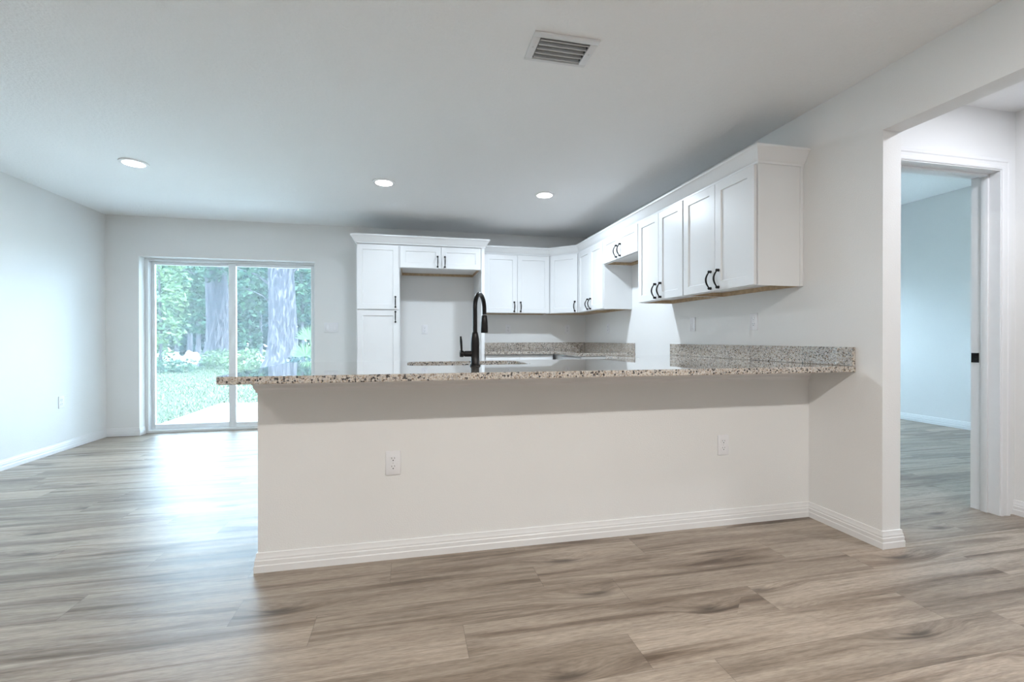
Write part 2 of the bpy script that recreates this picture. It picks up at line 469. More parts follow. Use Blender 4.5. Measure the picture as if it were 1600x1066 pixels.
# casing profile swept in the xz plane: build in xy then rotate up
def casing(name, yface, sign):
    rot = Matrix(((1, 0, 0, 0), (0, 0, -sign, yface), (0, 1, 0, 0), (0, 0, 0, 1)))
    mm = MB(rot)
    prof = [(0.0, 0.0), (0.0, 0.009), (0.006, 0.012), (0.018, 0.012), (0.022, 0.009), (0.040, 0.011), (0.045, 0.015), (CAS-0.004, 0.016), (CAS, 0.013), (CAS, 0.0)]
    a, b, zt = JX0-0.006, JX1+0.006, JZ+0.006
    mm.sweep([(b, 0), (b, zt), (a, zt), (a, 0)], prof)
    return mm.build(name, M_TRIM, dr, smooth=25)
casing('casing', YH, 1)
casing('casing', YH+0.126, -1)
m = MB()
m.box(JX1-0.004, JX1-0.0008, YH+0.098, YH+0.138, 0.912, 0.972, 0.001)
sp = m.build('strike_plate', M_BRONZE, dr); plabel(sp, 'small black metal strike plate')
m = MB(); m.lathe([(0.011, 0), (0.011, 0.002), (0.007, 0.002), (0.007, 0.0005)], (JX1-0.0065, YH+0.116, 0.942), 16, 'X'); m.build('latch_ring', M_BRONZE, sp)

# ------------------------------------------------------------------ patio sliding door
pd = bpy.data.objects.new('door_1', None); COL.objects.link(pd); struct(pd)
pd['label'] = 'white framed sliding glass patio door with two panels'
fy0, fy1 = YB+0.115, YB+0.215
m = MB()
m.box(DX0, DX0+0.035, fy0, fy1, 0, DZ, 0.003); m.box(DX1-0.03, DX1, fy0, fy1, 0, DZ, 0.003)
m.box(DX0+0.035, DX1-0.03, fy0, fy1, DZ-0.03, DZ, 0.003); m.box(DX0+0.035, DX1-0.03, fy0-0.01, fy1, 0.0, 0.028, 0.003)
m.build('door_frame', M_VINYL, pd)
def panel(name, x0, x1, y, lw, rw):
    e = MB(); zt, zb = DZ-0.032, 0.03
    e.box(x0, x0+lw, y, y+0.035, zb, zt, 0.004); e.box(x1-rw, x1, y, y+0.035, zb, zt, 0.004)
    e.box(x0+lw, x1-rw, y, y+0.035, zt-0.034, zt, 0.004); e.box(x0+lw, x1-rw, y, y+0.035, zb, zb+0.055, 0.004)
    p = e.build(name, M_VINYL, pd)
    g = MB(); g.box(x0+lw-0.008, x1-rw+0.008, y+0.014, y+0.020, zb+0.045, zt-0.026)
    g.build('glass_pane', M_GLASS, p, smooth=0)
    return p
panel('fixed_panel', DX0+0.037, -4.335, fy0+0.058, 0.034, 0.062)
panel('sliding_panel', -4.398, DX1-0.032, fy0+0.014, 0.076, 0.034)

# window in the bedroom
def window(name, x0, x1, y0, y1, z0, z1):
    w = bpy.data.objects.new(name, None); COL.objects.link(w); struct(w)
    e = MB(); t = 0.04
    e.box(x0, x0+t, y0, y1, z0, z1); e.box(x1-t, x1, y0, y1, z0, z1); e.box(x0+t, x1-t, y0, y1, z0, z0+t); e.box(x0+t, x1-t, y0, y1, z1-t, z1)
    xm = (x0+x1)/2; e.box(xm-0.02, xm+0.02, y0, y1, z0+t, z1-t)
    e.build('window_frame', M_VINYL, w)
    ym = (y0+y1)/2
    for a, b in ((x0+t, xm-0.02), (xm+0.02, x1-t)):
        g = MB(); g.box(a, b, ym-0.003, ym+0.003, z0+t, z1-t); g.build('glass_pane', M_GLASS, w, smooth=0)
    return w
window('window_1', 1.9, 3.9, YB+0.12, YB+0.18, 0.15, 2.1)

# ------------------------------------------------------------------ cabinetry
def door_bm(mb, x0, x1, z0, z1, yb, th=0.019, rail=0.057):
    """shaker door; back at y=yb, front at yb-th (faces -y)"""
    yf = yb-th; r2 = 0.0015
    o = [(x0, z0), (x1, z0), (x1, z1), (x0, z1)]
    def ring(d, y): return [(x0+d, y, z0+d), (x1-d, y, z0+d), (x1-d, y, z1-d), (x0+d, y, z1-d)]
    rings = [ring(0, yb), ring(0, yf+r2), ring(r2, yf), ring(rail, yf), ring(rail+0.004, yf+0.009)]
    vs = [v for r in rings for v in r]
    fs = [(3, 2, 1, 0)]
    for k in range(4):
        for j in range(4):
            a, b = k*4+j, k*4+(j+1) % 4
            fs.append((a, b, b+4, a+4))
    fs.append((16, 17, 18, 19))
    mb._add(vs, fs); return mb
def slab_front(mb, x0, x1, z0, z1, yb, th=0.019):
    mb.box(x0, x1, yb-th, yb, z0, z1, 0.0015); return mb
HLEN = 0.112
def handle_mesh(m, yf, x=0.0, zc=0.0):
    h = HLEN/2
    for sg in (-1, 1):
        m.lathe([(0.0095, 0), (0.0105, -0.003), (0.0075, -0.006), (0.0075, -0.009), (0.0098, -0.013), (0.0095, -0.018), (0.006, -0.022), (0.002, -0.0235)], (x, yf, zc+sg*h), 14, 'Y')
    pts, rr = [], []
    for i in range(17):
        t = i/8-1
        pts.append((x, yf-0.012-0.027*math.cos(t*PI/2)**0.9, zc+h*t)); rr.append(0.0042+0.0020*math.cos(t*PI/2))
    m.tube(pts, rr, 10)
    return m
def handle(parent, x, zc, yf, name='handle'):
    o = handle_mesh(MB(), yf, x, zc).build(name, M_BRONZE, parent, smooth=60)
    return plabel(o, 'black bow pull')

def wall_cab(label, loc, rotz, w, z0, z1, doors=2, depth=0.317, end_panel=None, handle_low=True, xpad=(0.008, 0.008)):
    """local: x 0..w, back y=0, front -y"""
    t = thing('wall_cabinet', label, 'cabinet', loc, rotz)
    h = z1-z0
    m = MB()
    m.box(0, w, -depth, -0.002, 0.030, h)                          # carcass
    m.box(0, 0.014, -depth+0.02, -0.002, 0.0, 0.030); m.box(w-0.014, w, -depth+0.02, -0.002, 0, 0.030)   # side skirts
    m.box(0, w, -depth, -depth+0.02, 0, 0.030)                     # face-frame rail
    m.build('body', M_CAB, t, smooth=0)
    r = MB(); r.box(0.0225, w-0.0225, -0.022, -0.004, 0.001, 0.0295)
    r.box(0.0142, 0.022, -depth+0.024, -0.004, 0.001, 0.0295); r.box(w-0.022, w-0.0142, -depth+0.024, -0.004, 0.001, 0.0295)
    plabel(r.build('hanging_rail', M_WOODRAW, t, smooth=0), 'raw plywood rail under the cabinet')
    yb = -depth-0.003
    zb, zt = 0.004, h-0.024
    if doors == 2:
        mid = w/2
        rects = [(xpad[0], mid-0.0015, 1), (mid+0.0015, w-xpad[1], -1)]
    else:
        rects = [(xpad[0], w-xpad[1], doors)]
    for (a, b, side) in rects:
        dm = MB(); door_bm(dm, a, b, zb, zt, yb)
        d = dm.build('door', M_CAB, t, smooth=0)
        hx = b-0.039 if side == 1 else a+0.039
        hz = zb+0.075 if handle_low else zt-0.075
        if h < 0.4: hz = zb + 0.075
        handle(d, hx, hz, yb-0.019)
    return t

def base_cab(label, loc, rotz, w, doors=2, depth=0.60, hollow=False):
    t = thing('base_cabinet', label, 'cabinet', loc, rotz)
    m = MB()
    if hollow:
        m.box(0, w, -depth, -0.002, 0.10, 0.60); m.box(0, 0.018, -depth, -0.002, 0.60, 0.878); m.box(w-0.018, w, -depth, -0.002, 0.60, 0.878)
        m.box(0.018, w-0.018, -depth, -depth+0.02, 0.60, 0.878); m.box(0.018, w-0.018, -0.012, -0.002, 0.60, 0.878)
    else: m.box(0, w, -depth, -0.002, 0.10, 0.878)
    m.build('body', M_CAB, t, smooth=0)
    m = MB(); m.box(0.0, w, -depth+0.07, -0.01, 0, 0.10); m.build('toe_kick', M_KICK, t, smooth=0)
    yb = -depth-0.002
    n = doors; ww = (w-0.016)/n
    for i in range(n):
        a = 0.008+i*ww+0.0015; b = a+ww-0.003
        dm = MB(); slab_front(dm, a, b, 0.715, 0.862, yb); d = dm.build('drawer', M_CAB, t); 
        hm = MB(Matrix.Translation(((a+b)/2, 0, 0.79)) @ Matrix.Rotation(PI/2, 4, 'Y'))
        hb = handle_mesh(hm, yb-0.019); plabel(hb.build('handle', M_BRONZE, d, smooth=60), 'black bow pull')
        dm = MB(); door_bm(dm, a, b, 0.115, 0.705, yb); d = dm.build('door', M_CAB, t, smooth=0)
        hx = b-0.03 if (i % 2 == 0 and n > 1) else a+0.03
        handle(d, hx, 0.63, yb-0.019)
    return t
R90 = -PI/2
Y1, Y2, Y3, Y4, Y5 = 0.0436, 0.776, 1.469, 2.236, YB-0.61
# uppers on the right wall (local x runs from far to near)
c1 = wall_cab('white two-door wall cabinet at the near end of the right wall row', (0, Y2, UB), R90, Y2-Y1, UB, UT)
sm = MB(); sm.box(Y2-Y1, Y2-Y1+0.006, -0.024, -0.0005, 0.0, UT-UB-0.01, 0.002); sm.build('scribe_moulding', M_CAB, c1)
wall_cab('white two-door wall cabinet between the nearest cabinet and the stove gap', (0, Y3, UB), R90, Y3-Y2-0.001, UB, UT)
wall_cab('short white two-door cabinet high over the empty stove gap', (0, Y4, 1.845), R90, Y4-Y3-0.001, 1.845, UT)
wall_cab('white two-door wall cabinet between the stove gap and the corner cabinet', (0, Y5, UB), R90, Y5-Y4-0.001, UB, UT)
# uppers on the back wall
BX0 = -0.61-0.838
wall_cab('white two-door wall cabinet on the back wall right of the refrigerator gap', (BX0, YB, UB), 0, 0.837, UB, UT)
# diagonal corner
t = thing('wall_cabinet', 'white single-door diagonal cabinet in the kitchen corner', 'cabinet', (0, YB, UB))
pl = [(-0.002, -0.002), (-0.609, -0.002), (-0.609, -0.317), (-0.317, -0.609), (-0.002, -0.609)]
m = MB(); m.prism(pl, 0.016, UT-UB); m.build('body', M_CAB, t, smooth=0)
m = MB(); m.prism([(-0.03, -0.03), (-0.58, -0.03), (-0.58, -0.30), (-0.30, -0.58), (-0.03, -0.58)], 0.002, 0.015); plabel(m.build('bottom_rail', M_WOODRAW, t, smooth=0), 'raw plywood edge under the cabinet')
dw = math.hypot(0.292, 0.292)
rot = Matrix.Translation((-0.609, -0.317, 0)) @ Matrix.Rotation(-PI/4, 4, 'Z')
m = MB(rot); m.box(0.0, dw, -0.001, 0.02, 0, 0.016); m.build('face_rail', M_CAB, t, smooth=0)
m = MB(rot); door_bm(m, 0.024, dw-0.024, 0.004, UT-UB-0.024, -0.003); d = m.build('door', M_CAB, t, smooth=0)
m = MB(rot @ Matrix.Translation((dw-0.054, 0, 0.079))); handle_mesh(m, -0.022); plabel(m.build('handle', M_BRONZE, d, smooth=60), 'black bow pull')

# pantry, refrigerator cabinet, end panel
PX = -2.893; PD = 0.61
t = thing('pantry_cabinet', 'tall white two-door pantry cabinet left of the refrigerator gap', 'cabinet', (PX, YB, 0))
m = MB(); m.box(0, 0.457, -PD, -0.002, 0.10, 2.12); m.build('body', M_CAB, t, smooth=0)
m = MB(); m.box(0, 0.457, -PD+0.07, -0.01, 0, 0.10); m.build('toe_kick', M_KICK, t, smooth=0)
for z0, z1, hz in ((1.390, 2.098, 1.472), (0.115, 1.378, 1.308)):
    m = MB(); door_bm(m, 0.010, 0.447, z0, z1, -PD-0.003); d = m.build('door', M_CAB, t, smooth=0); handle(d, 0.447-0.034, hz, -PD-0.022)
wall_cab('white two-door cabinet high over the empty refrigerator gap', (PX+0.458, YB, 1.851), 0, 0.912, 1.851, 2.12, depth=PD)
FPX0 = PX+0.457+0.914
m = MB(); m.box(0, 0.038, -PD-0.012, -0.002, 0.0, 2.12, 0.002)
tag(m.build('end_panel', M_CAB, loc=(FPX0, YB, 0)), 'tall white end panel right of the refrigerator gap', 'panel')
m = MB(); m.box(0, BX0-(FPX0+0.038)-0.002, -0.318, -0.30, 0, UT-UB-0.02)
tag(m.build('filler_strip', M_CAB, loc=(FPX0+0.039, YB, UB)), 'narrow white filler strip beside the tall end panel', 'panel')

CR = [(0, 0.0), (0.007, 0.0), (0.008, 0.012), (0.012, 0.016), (0.016, 0.020), (0.024, 0.034), (0.034, 0.052), (0.046, 0.070), (0.050, 0.074), (0.056, 0.078), (0.056, 0.092), (0, 0.092)]
def crown(z, path):
    m = MB(); m.sweep(path, [(o, z+h) for o, h in CR]); return m.build('crown_moulding', M_CAB, smooth=25)
dpt = 0.3175
tag(crown(2.102, [(FPX0+0.039, YB-dpt), (-0.609, YB-dpt), (-dpt, YB-0.609), (-dpt, Y1-0.0005), (-0.001, Y1-0.0005)]),
    'white crown moulding running round the top of the lower wall cabinets', 'moulding')
tag(crown(2.108, [(PX-0.0005, YB-0.002), (PX-0.0005, YB-PD-0.013), (FPX0+0.0385, YB-PD-0.013), (FPX0+0.0385, YB-dpt-0.06)]),
    'white crown moulding across the top of the pantry and refrigerator cabinet', 'moulding')

# base cabinets
base_cab('white base cabinet under the back wall countertop', (FPX0+0.040, YB, 0), 0, 0.825, 2)
t = thing('base_cabinet', 'white blind corner base cabinet under the kitchen corner', 'cabinet', (0, YB, 0))
m = MB(); m.prism([(-0.002, -0.002), (-0.612, -0.002), (-0.612, -0.60), (-0.60, -0.612), (-0.60, -0.735), (-0.002, -0.735)], 0.10, 0.878); m.build('body', M_CAB, t, smooth=0)
m = MB(); m.prism([(-0.01, -0.01), (-0.55, -0.01), (-0.55, -0.735), (-0.01, -0.735)], 0.0, 0.10); m.build('toe_kick', M_KICK, t, smooth=0)
base_cab('white base cabinet right of the corner beyond the stove gap', (0, YB-0.738, 0), R90, (YB-0.738)-2.175, 1)
base_cab('white base cabinet on the right wall between peninsula and stove gap', (0, 1.463, 0), R90, 0.60, 1)
base_cab('white sink base cabinet behind the peninsula wall', (-1.50, 0.118, 0), PI, 0.92, 2, hollow=True)
base_cab('white base cabinet at the open end of the peninsula', (-2.422, 0.118, 0), PI, 0.585, 1)
base_cab('white base cabinet between the sink base and the right wall', (-0.64, 0.118, 0), PI, 0.858, 2)

# ------------------------------------------------------------------ granite
def rrect(x0, x1, y0, y1, r, n=6, ccw=True):
    pts = []
    for cx, cy, a0 in ((x1-r, y0+r, -PI/2), (x1-r, y1-r, 0), (x0+r, y1-r, PI/2), (x0+r, y0+r, PI)):
        for i in range(n+1):
            a = a0 + i/n*PI/2; pts.append((cx+r*math.cos(a), cy+r*math.sin(a)))
    return pts
OV, CL, CB = 0.297, -3.082, 0.862
SX0, SX1, SY0, SY1 = -2.345, -1.625, 0.300, 0.762
def slab_hole(outer, hole, z0, z1, bev=0.004):
    bm = bmesh.new()
    def loop(p): 
        v = [bm.verts.new((a, b, z1)) for a, b in p]
        return [bm.edges.new((v[i], v[(i+1) % len(v)])) for i in range(len(v))]
    e = loop(outer) + (loop(hole) if hole else [])
    bmesh.ops.triangle_fill(bm, use_beauty=True, use_dissolve=False, edges=e)
    r = bmesh.ops.extrude_face_region(bm, geom=bm.faces[:])
    for v in [g for g in r['geom'] if isinstance(g, bmesh.types.BMVert)]: v.co.z = z0
    bmesh.ops.recalc_face_normals(bm, faces=bm.faces[:])
    ed = [x for x in bm.edges if len(x.link_faces) == 2 and abs(x.verts[0].co.z-x.verts[1].co.z) < 1e-6 and x.calc_face_angle(0) > 1.0]
    bmesh.ops.bevel(bm, geom=ed, offset=bev, segments=2, affect='EDGES', profile=0.5)
    mm = MB(); mm.bm.free(); mm.bm = bm; return mm
r = 0.04
outer = []
for i in range(7):
    a = PI + i/6*PI/2; outer.append((CL+r+r*math.cos(a), -OV+r+r*math.sin(a)))
outer += [(-0.001, -OV), (-0.001, 1.470), (-0.648, 1.470), (-0.648, CB)]
for i in range(7):
    a = PI/2 + i/6*PI/2; outer.append((CL+r+r*math.cos(a), CB-r+r*math.sin(a)))
m = slab_hole(outer, rrect(SX0, SX1, SY0, SY1, 0.09, 8), ZB, ZT)
tag(m.build('countertop', M_GRANITE, smooth=0), 'speckled tan granite countertop on the peninsula with sink cutout', 'countertop')
FP = FPX0+0.039
m = slab_hole([(FP, YB-0.001), (FP, YB-0.648), (-0.648, YB-0.648), (-0.648, 2.16), (-0.001, 2.16), (-0.001, YB-0.001)], None, ZB, ZT)
tag(m.build('countertop', M_GRANITE, smooth=0), 'speckled granite countertop in the far kitchen corner', 'countertop')
def splash(x0, x1, y0, y1, label):
    m = MB(); m.box(x0, x1, y0, y1, ZT+0.0005, ZS, 0.002)
    return tag(m.build('backsplash', M_GRANITE, smooth=0), label, 'backsplash')
splash(-0.0215, -0.0015, -OV+0.001, 1.469, 'low granite backsplash on the right wall at the near counter')
splash(FP+0.001, -0.0225, YB-0.0215, YB-0.0015, 'low granite backsplash along the back wall counter')
splash(-0.0215, -0.0015, 2.161, YB-0.002, 'low granite backsplash on the right wall beyond the stove gap')

# sink bowl
t = thing('sink', 'undermount steel sink set in the peninsula counter cutout', 'sink', ((SX0+SX1)/2, (SY0+SY1)/2, ZB))
hx, hy = (SX1-SX0)/2+0.006, (SY1-SY0)/2+0.006
bm_ = MB()
rings = []
for d, z in ((-0.012, -0.001), (0.004, -0.001), (0.008, -0.02), (0.014, -0.17), (0.04, -0.195), (0.16, -0.198)):
    rings.append([(x, y, z) for x, y in rrect(-hx+d, hx-d, -hy+d, hy-d, max(0.02, 0.095-d*0.3), 6)])
n = len(rings[0]); vs = [v for r_ in rings for v in r_]; fs = []
for k in range(len(rings)-1):
    for j in range(n): fs.append((k*n+j, k*n+(j+1) % n, (k+1)*n+(j+1) % n, (k+1)*n+j))
fs.append(tuple(range((len(rings)-1)*n, len(rings)*n)))
bm_._add(vs, fs); b = bm_.build('bowl', M_STEEL, t, smooth=50)
m = MB(); m.lathe([(0.042, -0.1975), (0.042, -0.195), (0.03, -0.195), (0.03, -0.1965)], (0, 0, 0), 24); m.build('drain', M_STEEL, t)

# faucet
t = thing('faucet', 'tall black gooseneck kitchen faucet on the peninsula counter', 'faucet', (-1.98, 0.222, ZT+0.0005))
m = MB(); m.lathe([(0.030, 0), (0.030, 0.005), (0.027, 0.008), (0.0235, 0.012), (0.0235, 0.085), (0.0235, 0.125), (0.0220, 0.15), (0.0180, 0.172), (0.0150, 0.183), (0.0135, 0.185)], seg=28)
m.build('body', M_BRONZE, t, smooth=50)
# neck: straight up, arc towards the sink and right, down to the spray head
dirx, diry = 0.46, 0.888
R_ = 0.082; ztop = 0.325
pts = [(0, 0, 0.18), (0, 0, 0.22), (0, 0, 0.28)]
for i in range(0, 19):
    a = PI - i/18*PI*0.98
    o = R_ + R_*math.cos(a); pts.append((dirx*o, diry*o, ztop-0.005+R_*math.sin(a)))
pts.append((dirx*(2*R_+0.001), diry*(2*R_+0.001), 0.288))
m = MB(); m.tube(pts, 0.0125, 16); m.build('spout', M_BRONZE, t, smooth=60)
hx_, hy_ = dirx*(2*R_+0.001), diry*(2*R_+0.001)
m = MB(); m.lathe([(0.0128, 0.2895), (0.0138, 0.2890), (0.0138, 0.2868), (0.013, 0.2864)], (hx_, hy_, 0), 20); plabel(m.build('collar', M_STEEL, t, smooth=50), 'thin bright collar above the spray head')
m = MB(); m.lathe([(0.0135, 0.2862), (0.0165, 0.280), (0.0195, 0.245), (0.0210, 0.215), (0.0210, 0.188), (0.019, 0.183), (0.012, 0.183)], (hx_, hy_, 0), 24); m.build('spray_head', M_BRONZE, t, smooth=50)
m = MB(); m.lathe([(0.0165, 0.020), (0.0165, 0.056), (0.014, 0.059), (0.014, 0.062), (0.0185, 0.065), (0.0185, 0.080), (0.016, 0.085), (0.006, 0.086)], (0, 0, 0.066), 22, 'X')
m.bm.verts.ensure_lookup_table()
for v in m.bm.verts: v.co.x = -v.co.x
hb = m.build('handle_hub', M_BRONZE, t, smooth=50)
m = MB(); m.tube([(-0.074, 0, 0.078), (-0.075, 0, 0.10), (-0.077, 0, 0.135), (-0.079, 0, 0.162)], [0.005, 0.0062, 0.0066, 0.0045], 12); m.build('lever', M_BRONZE, hb, smooth=60)

# ------------------------------------------------------------------ outlets and switches
def outlet(label, loc, rotz=0.0):
    t = thing('wall_outlet', label, 'outlet', loc, rotz)
    m = MB(); m.box(-0.035, 0.035, -0.006, -0.0004, -0.0575, 0.0575, 0.0025); m.build('cover_plate', M_PLATE, t)
    for sz in (0.0195, -0.0195):
        m = MB()
        pts = []
        for i in range(20):
            a = 2*PI*i/20; pts.append((0.0172*math.cos(a), max(-0.0135, min(0.0135, 0.0172*math.sin(a)))))
        mm = MB(Matrix.Translation((0, -0.0058, sz)) @ Matrix.Rotation(PI/2, 4, 'X')); mm.prism(pts, 0, 0.0022)
        s_ = mm.build('socket', M_PLATE, t)
        k = MB()
        k.box(-0.0078, -0.0058, -0.0084, -0.0079, sz+0.001, sz+0.0085); k.box(0.0058, 0.0078, -0.0084, -0.0079, sz+0.002, sz+0.0085)
        k.lathe([(0.0028, 0), (0.0028, -0.0005)], (0, -0.0079, sz-0.006), 12, 'Y')
        k.build('slot', M_SLOT, s_, smooth=0)
    m = MB(); m.lathe([(0.003, 0), (0.003, -0.001)], (0, -0.006, 0), 12, 'Y'); m.build('screw', M_SCREW, t)
    return t
o0 = outlet('white duplex outlet on the peninsula wall left of centre', (-2.411, 0, 0.4625))
dup(o0, (-0.588, 0, 0.4565), 0, 'white duplex outlet on the peninsula wall near the right corner')
dup(o0, (XL, 2.90, 0.466), PI/2, 'white duplex outlet low on the left wall')
dup(o0, (-2.143, YB, 1.183), 0, 'white duplex outlet in the empty refrigerator gap')
dup(o0, (-1.073, YB, 1.192), 0, 'white duplex outlet on the back wall nearest the tall end panel')
dup(o0, (-0.262, YB, 1.192), 0, 'white duplex outlet on the back wall nearest the corner')
dup(o0, (0, 2.835, 1.188), R90, 'white duplex outlet on the right wall under the far cabinet')
dup(o0, (0, 0.446, 1.180), R90, 'white duplex outlet on the right wall nearest the camera')
def switch_plate(name, label, loc, rotz, n):
    t = thing(name, label, 'switch', loc, rotz)
    w = 0.024+0.046*n
    m = MB(); m.box(-w/2, w/2, -0.006, -0.0004, -0.0575, 0.0575, 0.0025); m.build('cover_plate', M_PLATE, t)
    for i in range(n):
        x = (i-(n-1)/2)*0.046
        m = MB(); m.box(x-0.0165, x+0.0165, -0.0085, -0.006, -0.033, 0.033, 0.001); r_ = m.build('rocker', M_PLATE, t)
    return t
switch_plate('light_switch', 'white triple switch plate between the patio door and the pantry', (-3.245, YB, 1.202), 0, 3)
switch_plate('light_switch', 'white single switch plate on the right wall beside the stove gap', (0, 1.15, 1.184), R90, 1)

# ------------------------------------------------------------------ ceiling vent
vx0, vx1, vy0, vy1 = -1.79, -1.480, -0.336, -0.127
t = thing('ceiling_vent', 'white louvred air vent in the ceiling', 'vent', ((vx0+vx1)/2, (vy0+vy1)/2, C))
hw, hd = (vx1-vx0)/2, (vy1-vy0)/2
ox, oy = (vx0+vx1)/2, (vy0+vy1)/2
ix0, ix1, iy0, iy1 = VX0-ox+0.003, VX1-ox-0.003, VY0-oy+0.003, VY1-oy-0.003
bw = ix0+hw
m = MB()
def vbar(x0, x1, y0, y1): m.box(x0, x1, y0, y1, -0.008, -0.0005, 0.002)
vbar(-hw, hw, -hd, iy0); vbar(-hw, hw, iy1, hd); vbar(-hw, ix0, iy0, iy1); vbar(ix1, hw, iy0, iy1)
m.build('frame', M_VENT, t)
m = MB()
m.box(ix0, ix1, iy0, iy0+0.002, 0.0, 0.097); m.box(ix0, ix1, iy1-0.002, iy1, 0.0, 0.097); m.box(ix0, ix0+0.002, iy0+0.002, iy1-0.002, 0, 0.097); m.box(ix1-0.002, ix1, iy0+0.002, iy1-0.002, 0, 0.097); m.box(ix0, ix1, iy0, iy1, 0.097, 0.099)
plabel(m.build('duct', M_DARK, t, smooth=0), 'dark duct behind the louvres')
n = 5
for i in range(n):
    y = iy0+0.016 + i*(iy1-iy0-0.030)/(n-1)
    m = MB(Matrix.Translation((0, y, 0.004)) @ Matrix.Rotation(math.radians(66), 4, 'X'))
    m.box(ix0+0.003, ix1-0.003, -0.016, 0.022, -0.0007, 0.0007); m.box(ix0+0.003, ix1-0.003, -0.0175, -0.016, -0.0014, 0.0014); m.build('louvre', M_VENT, t, smooth=0)
m = MB()
for i in range(10):
    x = ix0+0.015+i*(ix1-ix0-0.03)/9; m.box(x-0.0006, x+0.0006, iy0+0.004, iy1-0.004, 0.030, 0.054)
m.build('damper_fins', M_VENT, t, smooth=0)
for sx in (-1, 1):
    m = MB(); m.lathe([(0.004, 0), (0.004, -0.0015)], (sx*(hw-bw/2), 0.0, -0.008), 10); m.build('screw', M_SCREW, t)

# ------------------------------------------------------------------ recessed lights
def downlight(label, x, y, lamp, z=C):
    t = thing('ceiling_light', label, 'light', (x, y, z))
    m = MB(); m.lathe([(0.072, -0.0105), (0.094, -0.008), (0.096, -0.0005), (0.070, -0.0005)], seg=40)
    m.build('trim_ring', M_TRIMRING, t, smooth=40)
    m = MB(); m.lathe([(0.071, -0.006), (0.071, -0.0115), (0.05, -0.0135), (0.01, -0.0145)], seg=32); m.build('lens', M_LENS, t, smooth=40)
    ld = bpy.data.lights.new('ceiling_lamp', 'AREA'); ld.shape = 'DISK'; ld.size = 0.13; ld.energy = lamp[0]; ld.color = lamp[1]
    lo = bpy.data.objects.new('lamp', ld); COL.objects.link(lo); lo.parent = t; lo.location = (0, 0, -0.016)
    return t
downlight('round recessed ceiling light nearest the left wall', -4.400, 1.80, (LAMP_KITCHEN[0]*0.28, LAMP_KITCHEN[1]))
downlight('round recessed ceiling light in the middle of the far row', -2.544, 1.84, (LAMP_KITCHEN[0]*0.75, LAMP_KITCHEN[1]))
downlight('round recessed ceiling light nearest the kitchen cabinets', -1.085, 1.87, (LAMP_KITCHEN[0]*1.5, LAMP_KITCHEN[1]))
downlight('round recessed ceiling light behind the camera, nearest the left wall', -4.40, -2.40, LAMP_FRONT)
downlight('round recessed ceiling light above the camera', -2.54, -2.40, (LAMP_FRONT[0]*0.75, LAMP_FRONT[1]))
downlight('round recessed ceiling light behind the camera, nearest the hall opening', -1.09, -2.40, (LAMP_FRONT[0]*1.95, LAMP_FRONT[1]))
downlight('round ceiling light in the hall', 0.68, -1.0, LAMP_HALL)

# ------------------------------------------------------------------ outdoors
m = MB(); m.box(-60, 40, YB+0.2, 70, -0.30, -0.07); struct(m.build('lawn', M_LAWN, smooth=0))
m = MB(); m.box(-5.52, 5.5, YB+0.245, 6.55, -0.2, -0.045, 0.01); struct(m.build('patio', M_CONCRETE, smooth=0))  # unseen right end of the slab added to bounce daylight into the bedroom

def leaves_into(bm, n, cen, ext, size, droop=0.0, shell=0.3):
    for _ in range(n):
        while True:
            p = Vector((random.uniform(-1, 1), random.uniform(-1, 1), random.uniform(-1, 1)))
            if shell <= p.length <= 1: break
        c = Vector((cen[0]+p.x*ext[0], cen[1]+p.y*ext[1], cen[2]+p.z*ext[2]))
        s_ = size*random.uniform(0.6, 1.4)
        a = Vector((random.gauss(0, 1), random.gauss(0, 1), random.gauss(0, 0.7)-droop)).normalized()
        b = a.cross(Vector((random.gauss(0, 1), random.gauss(0, 1), random.gauss(0, 1)))).normalized()
        v = [bm.verts.new(c-a*s_), bm.verts.new(c+b*s_*0.45), bm.verts.new(c+a*s_), bm.verts.new(c-b*s_*0.45)]
        bm.faces.new(v)
def tree(name, label, x, y, trunk_r, hgt, clumps, leafm, size, lean=0.0, trunk=True, branches=()):
    t = thing(name, label, 'tree' if trunk else 'shrub', (x, y, -0.07))
    if trunk:
        m = MB(); pts, rr = [], []
        for i in range(11):
            k = i/10; pts.append((lean*k*hgt + 0.06*trunk_r*math.sin(k*7), 0.05*math.sin(k*5), k*hgt-0.03)); rr.append(trunk_r*(1.0+0.55*math.exp(-k*14)-0.25*k))
        m.tube(pts, rr, 20)
        m.build('trunk', M_BARK, t, smooth=60)
        for (z0, dx, dy, dz, r0) in branches:
            m = MB(); p0 = Vector((lean*z0, 0, z0)); p1 = p0+Vector((dx, dy, dz)); mid = (p0+p1)/2+Vector((0, 0, 0.12*abs(dx)))
            m.tube([p0, (p0+mid)/2, mid, (p1+mid)/2, p1], [r0, r0*0.85, r0*0.7, r0*0.55, r0*0.3], 8); m.build('branch', M_BARK, t, smooth=60)
    m = MB()
    for (cen, ext, n) in clumps: leaves_into(m.bm, n, cen, ext, size)
    m.build('foliage', leafm, t, smooth=0)
    return t
def X(u, Y): return at(u, Y)
